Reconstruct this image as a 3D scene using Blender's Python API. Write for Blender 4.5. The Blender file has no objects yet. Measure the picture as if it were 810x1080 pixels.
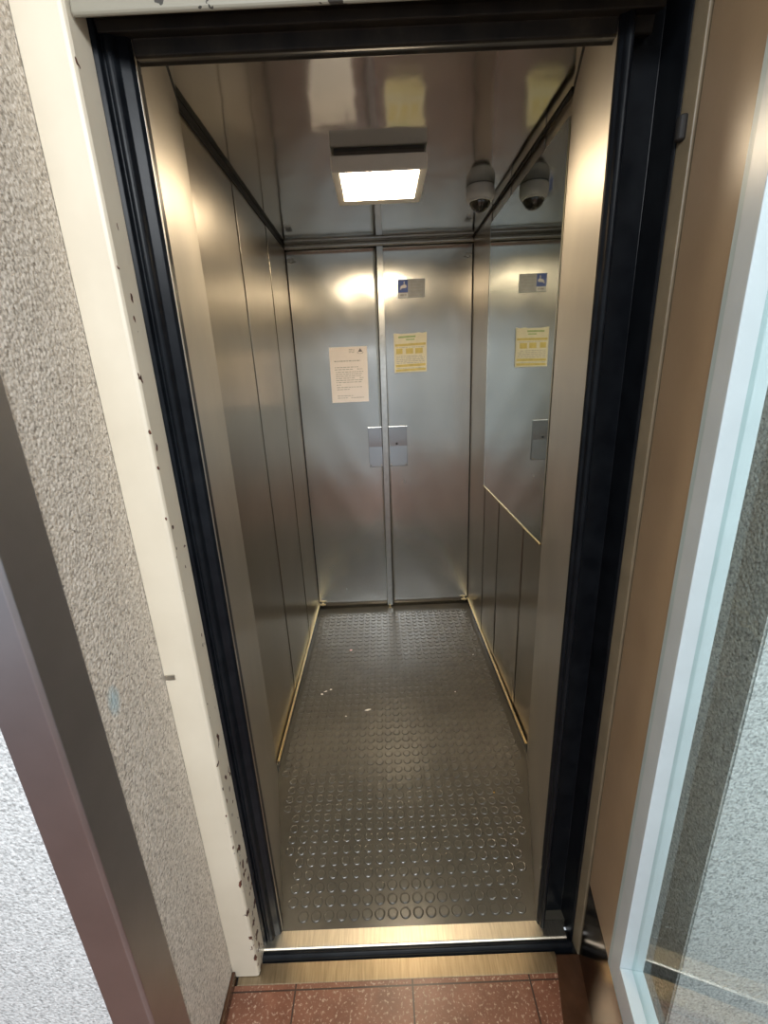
import bpy, bmesh, math, random
from mathutils import Vector, Matrix
random.seed(7)
SC = bpy.context.scene
COL = SC.collection

# ------------------------------------------------------------------ camera
cam_d = bpy.data.cameras.new('camera')
cam_d.sensor_fit = 'VERTICAL'
cam_d.sensor_height = 36.0
cam_d.lens = 36.0 * 457.4 / 1080.0
cam_d.clip_start = 0.01
cam = bpy.data.objects.new('camera', cam_d)
COL.objects.link(cam)
PITCH, YAW, ROLL, CAM_H = 0.3032, -0.0021, -0.0449, 1.3824
fw = Vector((math.sin(YAW) * math.cos(PITCH), math.cos(YAW) * math.cos(PITCH), -math.sin(PITCH)))
r0 = Vector((math.cos(YAW), -math.sin(YAW), 0))
u0 = r0.cross(fw)
rt = r0 * math.cos(ROLL) + u0 * math.sin(ROLL)
up = u0 * math.cos(ROLL) - r0 * math.sin(ROLL)
m = Matrix((rt, up, -fw)).transposed().to_4x4()
m.translation = (0, 0, CAM_H)
cam.matrix_world = m
SC.camera = cam

# ------------------------------------------------------------------ world, daylight, exposure
SC.view_settings.view_transform = 'Standard'
SC.view_settings.look = 'None'
SC.view_settings.gamma = 1.0
SC.view_settings.use_curve_mapping = False
SC.view_settings.exposure = 0.45
w = bpy.data.worlds.new('daylight'); SC.world = w; w.use_nodes = True
bg = w.node_tree.nodes['Background']
bg.inputs[0].default_value = (0.85, 0.92, 1.0, 1); bg.inputs[1].default_value = 0.48
SC.cycles.max_bounces = 10
SC.cycles.glossy_bounces = 6
SC.cycles.transparent_max_bounces = 12
SC.cycles.sample_clamp_indirect = 3.0

def area(name, loc, target, sx, sy, power, col):
    d = bpy.data.lights.new(name, 'AREA'); d.shape = 'RECTANGLE'; d.size = sx; d.size_y = sy
    d.energy = power; d.color = col
    o = bpy.data.objects.new(name, d); COL.objects.link(o); o.location = loc
    o.rotation_euler = (Vector(target) - Vector(loc)).to_track_quat('-Z', 'Y').to_euler()
    return o
area('hall_fill_light', (0.25, -1.0, 2.42), (0.0, 0.35, 0.5), 1.8, 0.9, 78, (0.93, 0.97, 1.0))  # added area light under the hall ceiling, stands in for hall daylight

# ------------------------------------------------------------------ helpers
def tag(o, label=None, cat=None, group=None, kind=None):
    if label: o['label'] = label
    if cat: o['category'] = cat
    if group: o['group'] = group
    if kind: o['kind'] = kind
    return o

def empty(name, loc):
    o = bpy.data.objects.new(name, None); COL.objects.link(o); o.location = loc
    o.empty_display_size = 0.05
    return o

def link(name, bm, mat, parent=None, smooth=False, bevel=0.0, seg=2):
    me = bpy.data.meshes.new(name)
    bmesh.ops.recalc_face_normals(bm, faces=bm.faces)
    bm.to_mesh(me); bm.free()
    me.materials.append(mat)
    o = bpy.data.objects.new(name, me); COL.objects.link(o)
    if smooth:
        for p in me.polygons: p.use_smooth = True
    if bevel > 0:
        b = o.modifiers.new('bevel', 'BEVEL'); b.width = bevel; b.segments = seg; b.limit_method = 'ANGLE'
    if parent is not None:
        # geometry is written in world coordinates; move it to the parent's frame
        me.transform(Matrix.Translation(-parent.location))
        o.parent = parent
    return o

def struct(name, bm, mat, **k):
    return tag(link(name, bm, mat, **k), kind='structure')

def B(): return bmesh.new()

def box(bm, x0, x1, y0, y1, z0, z1):
    v = [bm.verts.new(p) for p in ((x0,y0,z0),(x1,y0,z0),(x1,y1,z0),(x0,y1,z0),(x0,y0,z1),(x1,y0,z1),(x1,y1,z1),(x0,y1,z1))]
    for f in ((0,3,2,1),(4,5,6,7),(0,1,5,4),(1,2,6,5),(2,3,7,6),(3,0,4,7)): bm.faces.new([v[i] for i in f])
    return bm

def prism(bm, poly, z0, z1):
    a = [bm.verts.new((x, y, z0)) for x, y in poly]; b = [bm.verts.new((x, y, z1)) for x, y in poly]
    n = len(poly)
    bm.faces.new(a[::-1]); bm.faces.new(b)
    for i in range(n): bm.faces.new((a[i], a[(i+1) % n], b[(i+1) % n], b[i]))
    return bm

def prism_x(bm, poly, x0, x1, dz=0.0):
    # profile in (y, z) swept along x
    a = [bm.verts.new((x0, y, z)) for y, z in poly]; b = [bm.verts.new((x1, y, z + dz)) for y, z in poly]
    n = len(poly)
    bm.faces.new(a); bm.faces.new(b[::-1])
    for i in range(n): bm.faces.new((a[i], b[i], b[(i+1) % n], a[(i+1) % n]))
    return bm

def slab(bm, o, d, n, t, s0, s1, z0, z1):
    # upright slab on a plan line: origin o, direction d, normal n, thickness t behind the face
    P = lambda s, k, z: bm.verts.new((o[0]+d[0]*s+n[0]*k, o[1]+d[1]*s+n[1]*k, z))
    v = [P(s0,0,z0),P(s1,0,z0),P(s1,-t,z0),P(s0,-t,z0),P(s0,0,z1),P(s1,0,z1),P(s1,-t,z1),P(s0,-t,z1)]
    for f in ((0,3,2,1),(4,5,6,7),(0,1,5,4),(1,2,6,5),(2,3,7,6),(3,0,4,7)): bm.faces.new([v[i] for i in f])
    return bm

def lathe(bm, c, prof, axis='z', n=32):
    # prof: list of (radius, offset along axis)
    rings = []
    for r, h in prof:
        ring = []
        if r < 1e-6:
            q = (0, 0, h)
            ring = [q]
        else:
            ring = [(r*math.cos(2*math.pi*i/n), r*math.sin(2*math.pi*i/n), h) for i in range(n)]
        vs = []
        for x, y, z in ring:
            if axis == 'z': p = (c[0]+x, c[1]+y, c[2]+z)
            elif axis == 'y': p = (c[0]+x, c[1]+z, c[2]+y)
            else: p = (c[0]+z, c[1]+x, c[2]+y)
            vs.append(bm.verts.new(p))
        rings.append(vs)
    for a, b in zip(rings, rings[1:]):
        for i in range(n):
            if len(a) == 1 and len(b) == 1: continue
            if len(a) == 1: bm.faces.new((a[0], b[i], b[(i+1) % n]))
            elif len(b) == 1: bm.faces.new((a[i], b[0], a[(i+1) % n]))
            else: bm.faces.new((a[i], b[i], b[(i+1) % n], a[(i+1) % n]))
    for r in (rings[0], rings[-1]):
        if len(r) > 2: bm.faces.new(r)
    return bm

def quad_y(bm, x0, x1, z0, z1, y):
    bm.faces.new([bm.verts.new(p) for p in ((x0,y,z0),(x1,y,z0),(x1,y,z1),(x0,y,z1))])
    return bm

# ------------------------------------------------------------------ materials
class NT:
    def __init__(s, name):
        s.m = bpy.data.materials.new(name); s.m.use_nodes = True
        s.t = s.m.node_tree; s.p = s.t.nodes['Principled BSDF']
    def n(s, typ, **k):
        x = s.t.nodes.new(typ)
        for a, b in k.items(): setattr(x, a, b)
        return x
    def l(s, a, b): s.t.links.new(a, b)
    def coords(s, scale=(1,1,1)):
        g = s.n('ShaderNodeNewGeometry'); mp = s.n('ShaderNodeMapping'); mp.inputs['Scale'].default_value = scale
        s.l(g.outputs['Position'], mp.inputs['Vector']); return mp.outputs['Vector']
    def noise(s, scale, detail=3, rough=.55, vec=None):
        x = s.n('ShaderNodeTexNoise'); x.inputs['Scale'].default_value = scale
        x.inputs['Detail'].default_value = detail; x.inputs['Roughness'].default_value = rough
        s.l(vec or s.coords(), x.inputs['Vector']); return x.outputs['Fac']
    def ramp(s, fac, stops):
        x = s.n('ShaderNodeValToRGB'); e = x.color_ramp.elements
        while len(e) < len(stops): e.new(.5)
        for i, (p, c) in enumerate(stops):
            e[i].position = p; e[i].color = tuple(c) + (1,) if len(c) == 3 else c
        s.l(fac, x.inputs['Fac']); return x.outputs['Color']
    def math(s, op, a, b=None, clamp=False):
        x = s.n('ShaderNodeMath', operation=op); x.use_clamp = clamp
        for i, q in enumerate((a, b)):
            if q is None: continue
            if isinstance(q, (int, float)): x.inputs[i].default_value = q
            else: s.l(q, x.inputs[i])
        return x.outputs[0]
    def mix(s, fac, a, b):
        x = s.n('ShaderNodeMix', data_type='RGBA')
        if isinstance(fac, float): x.inputs['Factor'].default_value = fac
        else: s.l(fac, x.inputs['Factor'])
        for i, q in ((6, a), (7, b)):
            if isinstance(q, tuple): x.inputs[i].default_value = tuple(q) + (1,) if len(q) == 3 else q
            else: s.l(q, x.inputs[i])
        return x.outputs[2]
    def bump(s, h, strength, dist, prev=None):
        x = s.n('ShaderNodeBump'); x.inputs['Strength'].default_value = strength; x.inputs['Distance'].default_value = dist
        s.l(h, x.inputs['Height'])
        if prev is not None: s.l(prev, x.inputs['Normal'])
        return x.outputs['Normal']
    def sep(s):
        g = s.n('ShaderNodeNewGeometry'); x = s.n('ShaderNodeSeparateXYZ'); s.l(g.outputs['Position'], x.inputs[0]); return x.outputs
    def set(s, **k):
        for a, b in k.items():
            i = s.p.inputs[{'col':'Base Color','rough':'Roughness','metal':'Metallic','nrm':'Normal','ior':'IOR','spec':'Specular IOR Level','emit':'Emission Color','estr':'Emission Strength','coat':'Coat Weight','crough':'Coat Roughness','aniso':'Anisotropic'}[a]]
            if isinstance(b, (int, float)): i.default_value = b
            elif isinstance(b, tuple): i.default_value = tuple(b) + (1,) if len(b) == 3 else b
            else: s.l(b, i)
        return s.m

def plain(name, col, rough=.5, metal=0.0, var=.12, scale=40, bump=.0, **k):
    t = NT(name); f = t.noise(scale, 4)
    lo = tuple(c*(1-var) for c in col); hi = tuple(min(1, c*(1+var)) for c in col)
    t.set(col=t.ramp(f, [(.3, lo), (.7, hi)]), rough=rough, metal=metal, **k)
    if bump: t.set(nrm=t.bump(f, bump, .001))
    return t.m

def steel(name, col, rough, peel=.25, wav=.0, tang=None, aniso=.7, stretch=(1,1,1)):
    t = NT(name)
    f = t.noise(3, 3, vec=t.coords(stretch)); g = t.noise(75, 1)
    t.set(col=t.ramp(f, [(.3, tuple(c*.9 for c in col)), (.7, tuple(c*1.06 for c in col))]), metal=1.0)
    t.set(rough=t.math('ADD', t.math('MULTIPLY', t.noise(12, 5), .06), rough - .03))
    nn = t.bump(g, peel, .0012) if peel else None
    if wav: nn = t.bump(t.noise(5, 2), wav, .02, nn)
    if nn is not None: t.set(nrm=nn)
    if tang:
        c = t.n('ShaderNodeCombineXYZ')
        for i in range(3): c.inputs[i].default_value = tang[i]
        t.l(c.outputs[0], t.p.inputs['Tangent']); t.set(aniso=aniso)
    return t.m

M = {}
M['steel'] = steel('cab_steel', (.62, .565, .485), .30, 0, 0, (0, 1, 0), .6)
M['steel_back'] = steel('cab_back_steel', (.68, .68, .65), .26, .02, .05, (1, 0, 0), .7)
M['steel_return'] = steel('brushed_return_steel', (.65, .60, .52), .42, 0, 0, (0, 1, 0), .5)
M['ceiling'] = steel('cab_ceiling_metal', (.50, .505, .485), .10, .02, .10)
M['steel_plate'] = steel('cover_plate_steel', (.50, .50, .50), .20, .03, .05, (1, 0, 0))
M['gap'] = plain('dark_gap', (.02, .018, .016), .6)
M['strip'] = plain('strip_metal', (.55, .55, .53), .3, 1.0, .08, 60)
M['brass'] = plain('brass', (.80, .64, .36), .30, 1.0, .12, 50)
M['bolt'] = plain('bolt_metal', (.5, .48, .44), .35, 1.0, .2, 90)
M['brownmetal'] = plain('bronze_metal', (.35, .28, .20), .4, 1.0, .15, 30)

t = NT('black_rubber_floor')
f = t.noise(14, 6); g = t.noise(160, 3)
t.set(col=t.ramp(f, [(.3, (.080, .071, .054)), (.75, (.098, .087, .066))]), rough=t.math('ADD', t.math('MULTIPLY', t.noise(9, 4), .05), .19), spec=.65)
t.set(nrm=t.bump(g, .03, .001)); M['rubber'] = t.m

t = NT('sill_brass')
f = t.noise(30, 4, vec=t.coords((8, .6, 1)))
t.set(col=t.ramp(f, [(.3, (.58, .52, .42)), (.7, (.76, .70, .58))]), rough=.36, metal=1.0, nrm=t.bump(f, .15, .001)); M['sill'] = t.m
t = NT('worn_brass')
f = t.noise(30, 4, vec=t.coords((8, .6, 1)))
t.set(col=t.ramp(f, [(.3, (.30, .24, .16)), (.7, (.44, .36, .25))]), rough=.34, metal=1.0, nrm=t.bump(f, .15, .001)); M['sill_worn'] = t.m

t = NT('black_gloss_paint')
f = t.noise(25, 5)
t.set(col=t.ramp(f, [(.35, (.005, .006, .008)), (.8, (.012, .014, .017))]), rough=.28, spec=.13, nrm=t.bump(f, .05, .002)); M['black'] = t.m
t = NT('dull_black_brown_paint')
f = t.noise(18, 6)
t.set(col=t.ramp(f, [(.35, (.012, .011, .010)), (.62, (.03, .026, .02)), (.8, (.07, .056, .04))]), rough=.5, spec=.3, nrm=t.bump(f, .15, .003)); M['head'] = t.m

# off-white door frame paint with chips of bare rust along its right arris
t = NT('chipped_cream_paint')
x, y, z = t.sep()
edge = t.math('SUBTRACT', 1.0, t.math('DIVIDE', t.math('ABSOLUTE', t.math('ADD', x, .3605)), .0085), True)
edge = t.math('MULTIPLY', edge, t.math('GREATER_THAN', y, .668))
low = t.math('SUBTRACT', 1.0, t.math('DIVIDE', t.math('SUBTRACT', z, .15), 1.05), True)
nz = t.noise(46, 2, .55, t.coords((1.4, 1.4, .8)))
score = t.math('ADD', nz, t.math('ADD', t.math('MULTIPLY', edge, .15), t.math('MULTIPLY', low, .115)))
chip = t.math('MULTIPLY', t.math('GREATER_THAN', score, .825), t.math('GREATER_THAN', edge, .04))
rust = t.ramp(t.noise(220, 3), [(.35, (.025, .016, .012)), (.65, (.17, .055, .03))])
paint = t.ramp(t.noise(6, 4), [(.3, (.66, .59, .465)), (.7, (.73, .66, .53))])
t.set(col=t.mix(chip, paint, rust), rough=.42, nrm=t.bump(t.math('SUBTRACT', 1.0, chip), .5, .001)); M['cream'] = t.m

t = NT('header_paint')
nz = t.noise(28, 4)
chip = t.math('GREATER_THAN', nz, .60)
t.set(col=t.mix(chip, (.27, .25, .195), (.03, .026, .02)), rough=.45); M['header'] = t.m

t = NT('tan_door_paint')
f = t.noise(8, 5)
t.set(col=t.ramp(f, [(.3, (.40, .285, .175)), (.7, (.46, .335, .21))]), rough=.30, nrm=t.bump(t.noise(70, 3), .10, .002)); M['tan'] = t.m
M['olive'] = plain('olive_jamb_paint', (.24, .19, .12), .4, 0, .12, 20)
M['whiteframe'] = plain('white_glazing_paint', (.62, .69, .72), .32, 0, .05, 12)
M['teal'] = plain('pale_teal_paint', (.52, .64, .66), .35, 0, .08, 12)
M['kick'] = plain('dark_kick_steel', (.17, .11, .065), .16, 1.0, .12, 25)
M['guard'] = plain('bronze_corner_metal', (.45, .44, .46), .42, 1.0, .06, 10)

# pebbledash
def pebble(name, lo, mid, hi, spot=False):
    t = NT(name)
    v = t.n('ShaderNodeTexVoronoi'); v.inputs['Scale'].default_value = 190
    t.l(t.coords(), v.inputs['Vector'])
    v2 = t.n('ShaderNodeTexVoronoi'); v2.inputs['Scale'].default_value = 260
    t.l(t.coords(), v2.inputs['Vector'])
    n1 = t.noise(170, 3, .6)
    c = t.ramp(t.math('ADD', t.math('MULTIPLY', n1, .65), t.math('MULTIPLY', v2.outputs['Color'], .35)), [(.30, lo), (.47, mid), (.68, hi)])
    if spot:
        x, y, z = t.sep()
        d = t.math('ADD', t.math('POWER', t.math('DIVIDE', t.math('SUBTRACT', y, .548), .016), 2.0), t.math('POWER', t.math('DIVIDE', t.math('SUBTRACT', z, .93), .03), 2.0))
        c = t.mix(t.math('MULTIPLY', t.math('SUBTRACT', 1.0, d, True), .75), c, (.40, .55, .60))
    h = t.math('ADD', t.math('SUBTRACT', 1.0, v.outputs['Distance']), t.math('MULTIPLY', n1, .9))
    t.set(col=c, rough=.85, nrm=t.bump(h, .45, .0035), spec=.25)
    return t.m
M['pebble'] = pebble('pebbledash_grey', (.31, .275, .23), (.60, .535, .455), (.78, .715, .63), True)
M['pebble_shaded'] = pebble('pebbledash_shaded', (.27, .265, .26), (.50, .495, .48), (.68, .67, .65))  # same pebbledash, shade of the right niche put into a cooler, darker colour
M['pebble_lit'] = pebble('pebbledash_lit', (.38, .39, .39), (.66, .68, .68), (.86, .88, .88))  # same pebbledash, daylight on the hall walls painted in as a paler colour

t = NT('red_brown_terrazzo')
f = t.noise(16, 5); s = t.noise(150, 3, .6)
x, y, z = t.sep()
fx = t.math('FRACT', t.math('DIVIDE', t.math('ADD', x, 5 * .283 - .0145), .283))
fy = t.math('FRACT', t.math('DIVIDE', t.math('ADD', y, 5 * .283 - .655), .283))
jx = t.math('LESS_THAN', fx, .014); jy = t.math('LESS_THAN', fy, .012)
base = t.ramp(f, [(.3, (.16, .062, .035)), (.7, (.26, .11, .065))])
base = t.mix(t.ramp(s, [(.56, (0, 0, 0)), (.66, (1, 1, 1))]), base, (.44, .30, .22))
t.set(col=t.mix(t.math('MAXIMUM', jx, jy), base, (.05, .025, .018)), rough=.30); M['tile'] = t.m
M['darkborder'] = plain('dark_brown_border', (.075, .035, .018), .18, 0, .25, 20)
M['hallpaint'] = plain('hall_ceiling_paint', (.68, .68, .66), .7)

M['paper'] = plain('white_paper', (.86, .81, .79), .6, 0, .03, 20)
M['yellowpaper'] = plain('cream_paper', (.74, .71, .55), .35, 0, .06, 40)
M['ink'] = plain('printed_ink', (.16, .15, .16), .6)
M['greyink'] = plain('grey_print', (.42, .42, .40), .6)
M['yellowink'] = plain('yellow_print', (.62, .52, .17), .5)
M['greenink'] = plain('green_print', (.34, .47, .22), .5)
M['signgrey'] = plain('grey_sign', (.46, .48, .50), .4)
M['signblue'] = plain('blue_sign', (.045, .11, .44), .4)
M['signwhite'] = plain('white_sign', (.82, .84, .86), .4)
M['lamphousing'] = plain('lamp_housing', (.86, .85, .82), .45, 0, .02)
M['lampbase'] = plain('lamp_base', (.09, .08, .07), .5)
M['camwhite'] = plain('camera_shell', (.50, .52, .55), .4, 0, .04)
M['litter'] = plain('pale_litter', (.80, .72, .60), .6)
M['pinklitter'] = plain('pink_litter', (.85, .50, .45), .6)
M['goldlitter'] = plain('gold_foil', (.9, .6, .2), .25, 1.0)

t = NT('mirror_glass'); t.set(col=t.ramp(t.noise(3, 2), [(.3, (.70, .745, .70)), (.7, (.73, .77, .725))]), metal=1.0, rough=.025); M['mirror'] = t.m
t = NT('smoked_dome'); t.set(col=t.ramp(t.noise(30, 2), [(.3, (.012, .013, .012)), (.7, (.02, .02, .02))]), rough=.04, spec=.7, coat=.5, crough=.03); M['dome'] = t.m
t = NT('lamp_diffuser'); t.set(col=(.9, .85, .75), emit=(1.0, .80, .55), estr=38.0); M['diffuser'] = t.m

# clear pane: thin glass = see-through plus a mirror share that grows at grazing angles
t = NT('clear_glass')
tr = t.n('ShaderNodeBsdfTransparent'); tr.inputs[0].default_value = (.86, .92, .91, 1)
gl = t.n('ShaderNodeBsdfGlossy'); gl.inputs['Roughness'].default_value = .02; gl.inputs[0].default_value = (1, 1, 1, 1)
fr = t.n('ShaderNodeFresnel'); bf = t.n('ShaderNodeNewGeometry'); t.l(t.math('SUBTRACT', 1.5, t.math('MULTIPLY', bf.outputs['Backfacing'], 1.5 - 1/1.5)), fr.inputs[0])
mx = t.n('ShaderNodeMixShader'); t.l(fr.outputs[0], mx.inputs[0]); t.l(tr.outputs[0], mx.inputs[1]); t.l(gl.outputs[0], mx.inputs[2])
t.l(mx.outputs[0], t.t.nodes['Material Output'].inputs['Surface']); M['glass'] = t.m

# ------------------------------------------------------------------ dimensions (metres)
XL, XR, YB, H = -0.4376, 0.4962, 2.4315, 2.017     # cab left, right, back, ceiling
YF = 0.761                                          # cab front at the opening
XFL, XFR = -0.317, 0.349                            # clear opening
YRL, YRR = 1.245, 1.285                             # where the splayed front panels meet the side walls
ZL = -0.02                                          # landing floor

# ------------------------------------------------------------------ cab shell
bm = box(B(), XL - .02, XR + .02, YF + .002, YB + .02, -.03, 0)
pitch = .0345
nx = int((XR - XL - .03) / pitch); ny = int((YB - YF - .05) / pitch)
x_mid = (XL + XR) / 2
def half_left(y): return XFL + (XL - XFL) * min(1, (y - YF) / (YRL - YF))
def half_right(y): return XFR + (XR - XFR) * min(1, (y - YF) / (YRR - YF))
for j in range(ny):
    yy = YF + .032 + j * pitch
    for i in range(-nx, nx + 1):
        xx = .008 + i * pitch
        if xx < half_left(yy) + .028 or xx > half_right(yy) - .028: continue
        n = 18
        rings = [[bm.verts.new((xx + r*math.cos(2*math.pi*k/n), yy + r*math.sin(2*math.pi*k/n), h)) for k in range(n)] for r, h in ((.0145, 0), (.0132, .0016), (.0118, .0027), (.0106, .0024), (.0092, .0019))]
        for a, b in zip(rings, rings[1:]):
            for k in range(n): bm.faces.new((a[k], a[(k+1) % n], b[(k+1) % n], b[k]))
        bm.faces.new(rings[-1])
struct('floor', bm, M['rubber'])

bm = box(B(), XL - .02, XR + .02, YF + .03, YB + .02, H, H + .03)
struct('ceiling', bm, M['ceiling'])

# side walls: panels that lap at upright seams
def side_wall(name, x, sgn, y0, seams, z1, bumpx=.0022):
    bm = B(); ys = [y0] + seams + [YB]
    for k in range(len(ys) - 1):
        a, b = ys[k] + (.003 if k else 0), ys[k+1] - .003
        o = x + sgn * bumpx * (len(ys) - 2 - k)
        x0, x1 = sorted((o, x + sgn * .022)); box(bm, x0, x1, a, b, .0, z1)
    x0, x1 = sorted((x + sgn * .010, x + sgn * .024)); box(bm, x0, x1, y0 - .02, YB + .02, 0, z1 + .02)
    return struct(name, bm, M['steel'], bevel=.0012)
side_wall('wall_left', XL, -1, YRL, [1.635, 2.057], H - .022)
side_wall('wall_right', XR, 1, YRR, [1.485, 1.812, 2.07], H - .004)
# dark joint above the left wall, rubber coves at the foot of both walls
struct('trim_1', box(B(), XL - .03, XL + .002, YRL - .05, YB, H - .022, H - .001), M['gap'])
struct('trim_2', box(B(), XR - .006, XR + .0, YRR, YB - .002, H - .005, H - .001), M['gap'])
struct('baseboard_left', box(B(), XL - .004, XL + .004, YRL + .002, YB - .003, .0005, .040), M['rubber'], bevel=.002)
struct('baseboard_right', box(B(), XR - .004, XR + .004, YRR + .002, YB - .003, .0005, .038), M['rubber'], bevel=.002)

for k, (a, b) in enumerate(((XL + .0005, XL + .0045), (XR - .0045, XR - .0005))):
    struct('trim_%d' % (16 + k), box(B(), a, b, YB - .004, YB - .0005, .05, H - .03), M['gap'])
# splayed steel panels between the side walls and the opening
def splay(name, a, b, sgn, mat):
    d = Vector((b[0]-a[0], b[1]-a[1])); L = d.length; d /= L
    n = Vector((d[1], -d[0])) * (1 if sgn < 0 else -1)
    bm = slab(B(), a, d, n, .008, .003, L, 0, H - .012)
    cap = slab(B(), a, d, n, .010, .003, L, H - .0115, H - .001)
    struct('trim_14' if sgn < 0 else 'trim_15', cap, M['gap'])
    return struct(name, bm, mat, bevel=.0015)
splay('wall_front_left', (XFL, YF), (XL + .001, YRL), -1, M['steel_return'])
splay('wall_front_right', (XFR, YF), (XR - .001, YRR), 1, M['steel_return'])

# back wall: two dimpled sheets, slightly wavy, with a fold at the top
bm = B()
def sheet(x0, x1, z0, z1, nxs, nzs):
    g = [[None]*(nzs+1) for _ in range(nxs+1)]
    for i in range(nxs+1):
        for k in range(nzs+1):
            x = x0 + (x1-x0)*i/nxs; z = z0 + (z1-z0)*k/nzs
            e = min(i, nxs-i, k, nzs-k)
            dy = 0 if e == 0 else .0022*math.sin(x*9+z*3.1)*math.cos(z*5.3-x*4) + .0006*math.sin(x*31+z*17)
            g[i][k] = bm.verts.new((x, YB + dy, z))
    for i in range(nxs):
        for k in range(nzs): bm.faces.new((g[i][k], g[i+1][k], g[i+1][k+1], g[i][k+1]))
sheet(XL - .02, .018, 0, H, 16, 40); sheet(.018, XR + .02, 0, H, 16, 40)
o = struct('wall_back', bm, M['steel_back'], smooth=True)
s = o.modifiers.new('thick', 'SOLIDIFY'); s.thickness = .02; s.offset = 1
for v in o.data.vertices: pass
# top fold of the back wall
bm = B(); prism_x(bm, [(YB - .005, 1.994), (YB - .011, 2.001), (YB - .011, 2.006), (YB - .004, 2.0165), (YB - .004, 1.994)], XL + .002, XR - .002)
struct('trim_3', bm, M['strip'], bevel=.001)
# upright cover strip with rivets
bm = B()
xa, xb = .0315, .0085
for z0, z1 in ((.012, 1.993),):
    p = [(xa if z > 1 else xb, z) for z in (z0, z1)]
    vs = []
    for (xc, z) in p:
        for dx, yy in ((-.0155, YB - .004), (-.0145, YB - .0075), (.0145, YB - .0075), (.0155, YB - .004)): vs.append(bm.verts.new((xc + dx, yy, z)))
    for k in range(4): bm.faces.new((vs[k], vs[(k+1) % 4], vs[4 + (k+1) % 4], vs[4 + k]))
    bm.faces.new(vs[:4]); bm.faces.new(vs[4:])
strip = tag(link('cover_strip', bm, M['strip']), 'narrow upright metal strip covering the middle joint of the back wall', 'strip')
for k in range(12):
    z = .1 + k * .165
    xc = xb + (xa - xb) * (z - .012) / 1.981
    link('rivet', lathe(B(), (xc, YB - .0075, z), [(.0035, 0), (.003, -.0012), (0, -.0017)], 'y', 10), M['bolt'], strip, smooth=True)

# ------------------------------------------------------------------ landing: floor, sills, frames, walls
struct('floor_landing', box(B(), -2.6, 2.6, -2.5, .668, ZL - .05, ZL), M['tile'])
struct('trim_13', box(B(), -.62, .62, .6685, .757, -.09, -.0305), M['gap'])
# cab sill with its rounded nosing
bm = B(); prism_x(bm, [(.7635, 0.0015), (.728, 0.0015), (.724, -.001), (.724, -.026), (.7635, -.026)], -.365, .415)
tag(link('sill_plate', bm, M['sill'], bevel=.0012), 'bright brushed metal sill plate at the edge of the lift cab floor', 'sill plate')
bm = B(); prism_x(bm, [(.7235, -.003), (.716, -.003), (.710, -.008), (.708, -.03), (.7235, -.03)], -.368, .425)
struct('trim_4', bm, M['black'], bevel=.002)
bm = B(); prism_x(bm, [(.7075, -.016), (.668, -.0185), (.667, -.024), (.7075, -.03)], -.412, .378)
tag(link('sill_plate', bm, M['sill_worn'], bevel=.001), 'worn brown brass threshold strip where the red tiles begin', 'sill plate')
struct('trim_5', prism(B(), [(.378, .70), (.46, .70), (.43, .54), (.40, .40), (.305, .40)], ZL, ZL + .003), M['darkborder'])

# off-white painted frame to the left of the door opening and the header above
bm = prism(B(), [(-.424, .683), (-.366, .683), (-.3615, .6845), (-.3595, .689), (-.3585, .733), (-.43, .733)], ZL + .004, 2.4)
struct('trim_6', bm, M['cream'], bevel=.0015)
bm = B(); prism_x(bm, [(.694, 1.824), (.697, 1.8205), (.701, 1.822), (.705, 1.87), (.735, 1.87), (.735, 2.4), (.694, 2.4)], -.357, .402, .003)
struct('trim_7', bm, M['header'], bevel=.002)
tag(link('strike_plate', box(B(), -.421, -.403, .6795, .6828, .861, .871), M['bolt'], bevel=.0006), 'small steel strike tab on the off-white door frame', 'tab')

# black frame: left jamb, right jamb, head
def arc(cx, cy, r, a0, a1, n=6):
    return [(cx + r*math.cos(math.radians(a0 + (a1-a0)*i/n)), cy + r*math.sin(math.radians(a0 + (a1-a0)*i/n))) for i in range(n+1)]
bm = prism(B(), [(-.3705, .790), (-.3705, .735), (-.366, .732), (-.3535, .7365), (-.352, .745)] + arc(-.3435, .748, .0065, 200, 340) + [(-.335, .753), (-.322, .757), (-.3185, .7625), (-.322, .79)], ZL + .004, 1.86)
struct('trim_8', bm, M['black'], bevel=.001)
bm = prism(B(), [(.3492, .7625), (.3500, .757), (.3540, .753)] + arc(.3605, .7505, .0058, 200, 340) + [(.370, .757), (.372, .785), (.4240, .785), (.4245, .728), (.427, .7245), (.4288, .7245), (.4288, .80), (.368, .80), (.364, .767)], ZL + .004, 1.90)
struct('trim_9', bm, M['black'], bevel=.001)
bm = B(); prism_x(bm, [(.737, 1.842), (.740, 1.831), (.764, 1.838), (.768, 1.821), (.772, 1.820), (.794, 1.828), (.800, 1.8265), (.804, 1.829), (.81, 1.90), (.737, 1.90)], -.352, .40)
struct('trim_10', bm, M['head'], bevel=.0015)
# lintel behind the head, hides the shaft above the cab front
struct('trim_11', box(B(), -.46, .52, .795, .86, 1.90, 2.45), M['head'])

# olive door stop on the hinge side
bm = prism(B(), [(.4295, .80), (.4295, .722), (.4315, .699), (.445, .697), (.60, .72), (.60, .80)], ZL + .004, 2.4)
struct('trim_12', bm, M['olive'], bevel=.0015)

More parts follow.
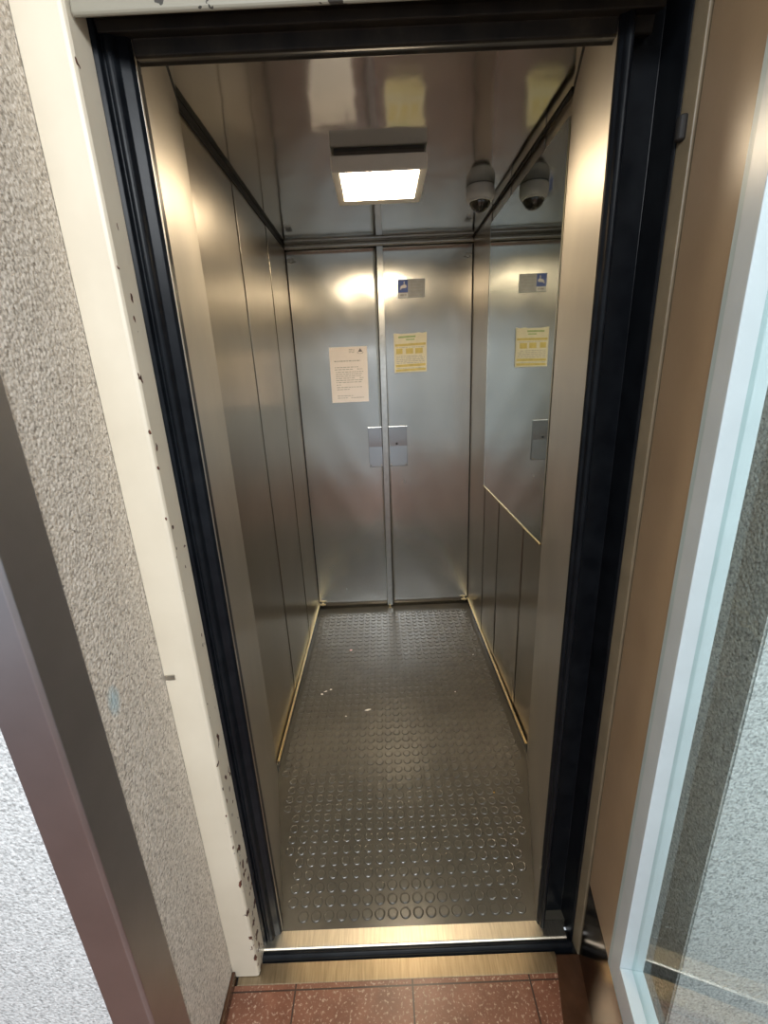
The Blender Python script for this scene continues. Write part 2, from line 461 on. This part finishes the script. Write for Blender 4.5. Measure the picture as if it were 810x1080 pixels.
# niche walls and the hall walls beyond
XN = -.424
struct('wall_niche_left', box(B(), XN - .10, XN, .443, .683, ZL, 2.5), M['pebble'])
struct('wall_hall_left', box(B(), -2.6, XN - .003, .440, .70, ZL, 2.5), M['pebble_lit'])
struct('baseboard_niche', box(B(), XN, XN + .009, .512, .682, ZL, ZL + .028), M['darkborder'], bevel=.002)
XNR = .552
struct('wall_niche_right', box(B(), XNR, XNR + .10, .553, .80, ZL, 2.5), M['pebble_shaded'])
struct('wall_hall_right', box(B(), XNR + .003, 2.6, .550, .70, ZL, 2.5), M['pebble_lit'])
struct('ceiling_hall', box(B(), -2.6, 2.6, -3.2, .85, 2.5, 2.55), M['hallpaint'])

# metal corner profile on the left corner
bm = prism(B(), [(XN + .0035, .512), (XN + .0035, .4405), (XN - .001, .4355), (XN - .062, .4355), (XN - .062, .4395), (XN, .4395), (XN + .0005, .512)], ZL + .001, 2.49)
tag(link('corner_guard', bm, M['guard'], bevel=.0012), 'tall bronze metal corner guard on the left edge of the pebbledash wall', 'corner guard')

# ------------------------------------------------------------------ open landing door on the right
door = empty('door_1', (.434, .697, ZL))
tag(door, 'open tan swing door with tall glass pane on the right', 'door', kind='structure')
DO = (.4335, .694); ang = math.radians(10.5)
DD = (-math.sin(ang), -math.cos(ang)); DN = (-math.cos(ang), math.sin(ang))
LD, TK = .80, .036
s_st = .140                      # tan stile width
zk = .246                        # kick plate top
zt = 1.70                        # top of the glazing
bm = slab(B(), DO, DD, DN, TK, 0, s_st, zk, 2.02)
slab(bm, DO, DD, DN, TK, s_st + .0005, LD, zt + .01, 2.02)
slab(bm, DO, DD, DN, TK, LD - .10, LD, zk, zt + .0095)
link('door_leaf', bm, M['tan'], door, bevel=.0015)
link('kick_plate', slab(B(), DO, DD, DN, TK, 0, LD, ZL + .006, zk - .001), M['kick'], door, bevel=.0015)
# white glazing frame: outer lip and inner bead around the pane
s0, s1, z0, z1 = s_st + .001, LD - .101, zk, zt + .009
def ring(a, b, face, t, mat, name):
    bm = B(); O = (DO[0] + DN[0]*face, DO[1] + DN[1]*face)
    slab(bm, O, DD, DN, t, s0+a, s0+b, z0+a*1.0, z1-a)
    slab(bm, O, DD, DN, t, s1-b, s1-a, z0+a, z1-a)
    slab(bm, O, DD, DN, t, s0+b+.0003, s1-b-.0003, z0+a, z0+b + (.03 if name == 'glazing_frame' else 0))
    slab(bm, O, DD, DN, t, s0+b+.0003, s1-b-.0003, z1-b, z1-a)
    return link(name, bm, mat, door, bevel=.001)
ring(0, .014, .002, TK + .002, M['teal'], 'glazing_edge')
ring(.0145, .050, .004, .040, M['whiteframe'], 'glazing_frame')
O = (DO[0] - DN[0]*.016, DO[1] - DN[1]*.016)
link('glass_pane', slab(B(), O, DD, DN, .006, s0 + .0505, s1 - .0505, z0 + .081, z1 - .0505), M['glass'], door)
bm = lathe(B(), (.4275, .716, 1.672), [(.005, 0), (.007, .002), (.007, .028), (.005, .030)], 'z', 16)
link('hinge', bm, M['gap'], door, smooth=False)

# ------------------------------------------------------------------ things in the cab
# ceiling lamp
lx0, lx1, ly0, ly1 = -.114, .172, 1.530, 1.795
lamp = empty('ceiling_lamp', ((lx0+lx1)/2, (ly0+ly1)/2, H))
tag(lamp, 'glowing square panel lamp on the cab ceiling', 'lamp')
link('base_plate', box(B(), lx0 + .010, lx1 - .010, ly0 + .006, ly1 - .010, 2.0075, H - .0003), M['lampbase'], lamp)
bm = B(); box(bm, lx0, lx1, ly0, ly1, 1.964, 2.0073)
link('housing', bm, M['lamphousing'], lamp, bevel=.004)
link('diffuser', box(B(), -.089, .147, ly0 + .006, 1.748, 1.9632, 1.9639), M['diffuser'], lamp)

# dome camera
cx, cy = .394, 1.832
dome = empty('security_camera', (cx, cy, H))
tag(dome, 'small grey dome security camera hanging from the cab ceiling beside the mirror', 'security camera')
link('camera_body', lathe(B(), (cx, cy, H), [(.047, -.0004), (.050, -.004), (.0505, -.03), (.048, -.040), (.041, -.046), (.0365, -.046)], 'z', 40), M['camwhite'], dome, smooth=True)
prof = [(.0385*math.cos(a), -.0445 - .037*math.sin(a)) for a in [math.pi/2*i/10 for i in range(11)]]
prof[-1] = (0, prof[-1][1])
link('camera_dome', lathe(B(), (cx, cy, H), prof, 'z', 36), M['dome'], dome, smooth=True)
link('dome_ring', lathe(B(), (cx, cy, H), [(.0392, -.0435), (.0425, -.0445), (.0425, -.0490), (.0392, -.0500)], 'z', 36), M['camwhite'], dome, smooth=True)

# mirror on the right wall
mir = empty('wall_mirror', (XR, 1.68, .85))
tag(mir, 'tall wall mirror with a thin brass lower edge on the right wall', 'mirror')
mz0, mz1, my0, my1 = .851, 1.966, YRR + .003, 2.0655
link('mirror_glass', box(B(), XR - .0052, XR - .0006, my0, my1, mz0, mz1), M['mirror'], mir)
bm = box(B(), XR - .0085, XR - .0006, my0, my1 + .003, mz0 - .0065, mz0 - .0003)
link('mirror_edge', bm, M['brass'], mir, bevel=.001)
link('mirror_edge', box(B(), XR - .0065, XR - .0006, my1 + .0003, my1 + .0030, mz0, mz1), M['strip'], mir)

# brass strips at the foot of the side walls
for x, y0, zc, side, n in ((XL, YRL + .010, .0455, 1, 'left'), (XR, YRR + .004, .0435, -1, 'right')):
    bm = B(); a, b = sorted((x + side * .0005, x + side * .009))
    box(bm, a, b, y0, YB - .012, zc - .0025, zc + .0022)
    tag(link('brass_strip', bm, M['brass'], bevel=.0012), 'thin brass strip along the foot of the ' + n + ' cab wall', 'strip')

# corner brackets and knobs on the back wall
def bracket(name, x, z, sx, mat, label, s=1.0):
    r = empty(name, (x, YB - .006, z)); tag(r, label, 'bracket', 'corner fastenings of the back wall')
    bm = B(); a, b = sorted((x - sx*.012*s, x + sx*.014*s)); box(bm, a, b, YB - .020*s, YB - .012*s, z - .003*s, z + .004*s)
    link('bracket_tab', bm, mat, r, bevel=.0015)
    link('bracket_bolt', lathe(B(), (x, YB - .012 - .008*s, z), [(.0065*s, .016), (.0065*s, 0), (.0045*s, -.004*s), (0, -.0045*s)], 'y', 6), mat, r)
    return r
bracket('corner_bracket', XL + .028, 1.946, 1, M['strip'], 'small steel bolt bracket at the upper left corner of the back wall', 1.3)
bracket('corner_bracket', XR - .028, 1.936, -1, M['strip'], 'small steel bolt bracket at the upper right corner of the back wall', 1.3)
bracket('corner_bracket', XL + .026, .040, 1, M['brass'], 'small brass bracket at the lower left corner of the back wall', 1.25)
bracket('corner_bracket', XR - .026, .036, -1, M['brass'], 'small brass bracket at the lower right corner of the back wall', 1.25)
r = empty('floor_knob', (.006, YB - .02, .0)); tag(r, 'tiny brass knob at the foot of the back wall strip', 'knob')
link('knob_stem', lathe(B(), (.006, YB - .020, .001), [(.0075, 0), (.0075, .003), (.003, .004), (.003, .012)], 'z', 16), M['brass'], r)
link('knob_head', lathe(B(), (.006, YB - .020, .013), [(0, 0), (.005, .001), (.007, .005), (.005, .009), (0, .010)], 'z', 16), M['brass'], r, smooth=True)

# two cover plates beside the strip
def plate(x0, x1, z0, z1, label, hole, lip):
    r = empty('cover_plate', ((x0+x1)/2, YB - .004, z0)); tag(r, label, 'cover plate', 'riveted cover plates on the back wall')
    bm = B(); zm = z0 + (z1 - z0)*.52
    prism_x(bm, [(YB - .0055, z0), (YB - .0064, z0 + .004), (YB - .0050, zm), (YB - .0085, z1), (YB - .0028, z1), (YB - .0028, z0)], x0, x1)
    link('plate', bm, M['steel_plate'], r, bevel=.001)
    bm = B(); prism_x(bm, [(YB - .0057, z1 - .003), (YB - .010, z1 + .001), (YB - .0095, z1 + .0035), (YB - .0045, z1 + .002)], x0, x1)
    link('plate_lip', bm, M['strip'], r)
    for x in (x0 + .009, x1 - .009):
        for z in (z0 + .010, z1 - .012):
            link('screw', lathe(B(), (x, YB - .0056, z), [(.004, 0), (.0035, -.0012), (0, -.0018)], 'y', 12), M['brownmetal'], r, smooth=True)
    if hole:
        link('keyhole', lathe(B(), ((x0+x1)/2 - .008, YB - .0056, z0 + .128), [(.0062, 0), (.0055, -.0008), (0, -.0006)], 'y', 18), M['gap'], r)
plate(-.074, .0025, .892, 1.113, 'plain riveted metal cover plate left of the back wall strip', False, 1)
plate(.0405, .1415, .892, 1.113, 'riveted metal cover plate with a black keyhole right of the strip', True, 1)

# papers on the back wall: sheets with a slight curl
YP = YB - .0045
def sheet_paper(name, c, mat, parent, curl=.0012, torn=None):
    # c: four corners (x, z): tl, tr, br, bl
    bm = B(); N = 8; g = []
    for i in range(N+1):
        row = []
        for k in range(N+1):
            u, v = i/N, k/N
            tx = c[0][0]*(1-u) + c[1][0]*u; tz = c[0][1]*(1-u) + c[1][1]*u
            bx = c[3][0]*(1-u) + c[2][0]*u; bz = c[3][1]*(1-u) + c[2][1]*u
            x = tx*(1-v) + bx*v; z = tz*(1-v) + bz*v
            if torn and k == 0: z -= random.uniform(0, torn)
            if torn and k == N: z += random.uniform(0, torn*.6)
            row.append(bm.verts.new((x, YP, z)))
        g.append(row)
    for i in range(N):
        for k in range(N): bm.faces.new((g[i][k], g[i+1][k], g[i+1][k+1], g[i][k+1]))
    bm.normal_update()
    bmesh.ops.solidify(bm, geom=bm.faces[:], thickness=.0008)
    return link(name, bm, mat, parent)

def words(bm, x0, x1, z, h, dens=.85, tilt=0.0):
    x = x0
    while x < x1:
        L = random.uniform(.006, .020)
        e = min(x + L, x1)
        if random.random() < .97: quad_y(bm, x, e, z - h/2 + tilt*(x-x0), z + h/2 + tilt*(x-x0), YP - .0012)
        x = e + random.uniform(.0025, .0045)

# white notice
pn = empty('paper_notice', (-.155, YP, 1.256)); tag(pn, 'white A4 paper notice with a dark emblem, left of the middle strip', 'notice')
sheet_paper('notice_sheet', [(-.2555, 1.537), (-.0555, 1.537), (-.0595, 1.256), (-.2575, 1.256)], M['paper'], pn)
bm = B()
words(bm, -.232, -.093, 1.467, .0052)
link('heading_text', bm, M['greyink'], pn); bm = B()
for k in range(2): words(bm, -.232, -.105 + .02*k, 1.436 - k*.011, .0036)
for k in range(6): words(bm, -.229, -.082 - (k % 3)*.006, 1.412 - k*.0105, .0034)
words(bm, -.228, -.205, 1.347, .0032)
words(bm, -.227, -.09, 1.334, .0034); words(bm, -.227, -.16, 1.323, .0034)
link('body_text', bm, M['greyink'], pn); bm = B()
words(bm, -.227, -.14, 1.290, .0034); words(bm, -.227, -.085, 1.279, .0034)
link('closing_text', bm, M['greyink'], pn); bm = B()
for k in range(3): words(bm, -.152, -.122, 1.524 - k*.0075, .0028)
link('letterhead_text', bm, M['greyink'], pn)
# emblem: dark triangle above a thin bowl line
bm = B()
for tri in (((-.104, 1.510), (-.080, 1.510), (-.092, 1.528)),):
    bm.faces.new([bm.verts.new((x, YP - .0012, z)) for x, z in tri])
for i in range(10):
    a0, a1 = math.pi + math.pi*i/10, math.pi + math.pi*(i+1)/10
    q = [(-.092 + rr*math.cos(a), 1.509 + .55*rr*math.sin(a)) for rr, a in ((.016, a0), (.016, a1), (.0135, a1), (.0135, a0))]
    bm.faces.new([bm.verts.new((x, YP - .0012, z)) for x, z in q])
link('emblem', bm, M['ink'], pn)

# yellow-banded notice
yn = empty('instruction_notice', (.172, YP, 1.394)); tag(yn, 'cream instruction sheet with yellow bands, right of the middle strip', 'notice')
sheet_paper('notice_sheet', [(.0865, 1.592), (.2590, 1.595), (.2565, 1.396), (.0850, 1.394)], M['yellowpaper'], yn, torn=.006)
bm = B(); T = .012
def band(x0, x1, z0, z1): 
    bm.faces.new([bm.verts.new((x, YP - .0012, z)) for x, z in ((x0, z0), (x1, z0 + T*(x1-x0)*2), (x1, z1 + T*(x1-x0)*2), (x0, z1))])
band(.092, .252, 1.527, 1.538)
for a, b in ((.097, .130), (.148, .186), (.197, .236)): band(a, b, 1.489, 1.516)
band(.093, .250, 1.424, 1.436); band(.093, .250, 1.402, 1.413)
link('yellow_bands', bm, M['yellowink'], yn)
bm = B(); band(.110, .200, 1.567, 1.576); band(.150, .195, 1.556, 1.562)
link('green_heading', bm, M['greenink'], yn)
bm = B()
for k in range(5): words(bm, .098, .246, 1.478 - k*.0085, .0032)
link('body_text', bm, M['greyink'], yn); bm = B()
words(bm, .097, .245, 1.5215, .0022)
link('subheading_text', bm, M['greyink'], yn); bm = B()
for k in range(2): words(bm, .097, .24, 1.4185 - k*.022, .0026)
link('footer_text', bm, M['greyink'], yn)

# camera warning sign
cs = empty('camera_sign', (.183, YP, 1.756)); tag(cs, 'small blue and grey camera warning sign high on the back wall', 'sign')
sheet_paper('sign_board', [(.1140, 1.842), (.2530, 1.842), (.2515, 1.756), (.1155, 1.756)], M['signgrey'], cs)
bm = B(); quad_y(bm, .1165, .166, 1.782, 1.840, YP - .0012)
link('blue_field', bm, M['signblue'], cs)
bm = B(); quad_y(bm, .1175, .166, 1.759, 1.7805, YP - .0012)
link('white_field', bm, M['signwhite'], cs)
bm = B()
def poly(pts): bm.faces.new([bm.verts.new((x, YP - .0018, z)) for x, z in pts])
poly([(.127, 1.803), (.131, 1.812), (.150, 1.820), (.158, 1.815), (.160, 1.806), (.152, 1.802), (.136, 1.801)])
poly([(.125, 1.797), (.129, 1.8015), (.134, 1.800), (.130, 1.795)])
poly([(.146, 1.820), (.150, 1.8215), (.150, 1.832), (.146, 1.832)])
link('camera_pictogram', bm, M['signwhite'], cs)
bm = B(); words(bm, .126, .159, 1.7705, .006)
for g, zz in enumerate((1.829, 1.815, 1.801, 1.787)):
    words(bm, .173, .246 - (g % 2)*.012, zz, .003)
words(bm, .173, .235, 1.769, .003)
link('printed_text', bm, M['greyink'], cs)

# litter on the floor
def scrap(x, y, s, mat, label, kind=0, rot=0.0):
    bm = B(); n = 7
    c = [(s*(.6+.5*random.random())*math.cos(2*math.pi*k/n)*(2.0 if kind else 1.1), s*(.6+.5*random.random())*math.sin(2*math.pi*k/n)*(.55 if kind else .9)) for k in range(n)]
    cr, sr = math.cos(rot), math.sin(rot)
    c = [(x + a*cr - b*sr, y + a*sr + b*cr) for a, b in c]
    lo = [bm.verts.new((a, b, .0019)) for a, b in c]
    top = bm.verts.new((x, y, .0019 + s*.55))
    bm.faces.new(lo[::-1])
    for k in range(n): bm.faces.new((lo[k], lo[(k+1) % n], top))
    o = link('litter_scrap', bm, mat)
    tag(o, label, 'litter', 'bits of litter on the cab floor')
L = M['litter']
scrap(-.213, 1.983, .008, M['pinklitter'], 'tiny pink scrap on the rubber floor toward the back left')
scrap(-.325, 1.655, .007, L, 'pale crumb nearest the left wall, lowest of three together')
scrap(-.310, 1.672, .006, L, 'pale sliver in the middle of the three bits by the left wall', 1, .4)
scrap(-.288, 1.683, .006, L, 'pale crumb at the right end of the three by the left wall')
scrap(-.112, 1.544, .009, L, 'cream paper sliver alone on the floor left of centre', 1, .25)
scrap(-.206, 1.512, .005, L, 'small pale speck left of the cream sliver')
scrap(.332, 1.132, .005, M['goldlitter'], 'tiny gold foil speck at the right, near the door')
scrap(.283, 1.633, .004, L, 'pale speck on the right half of the floor')
scrap(.420, 1.900, .004, L, 'pale speck near the foot of the right wall at the back')
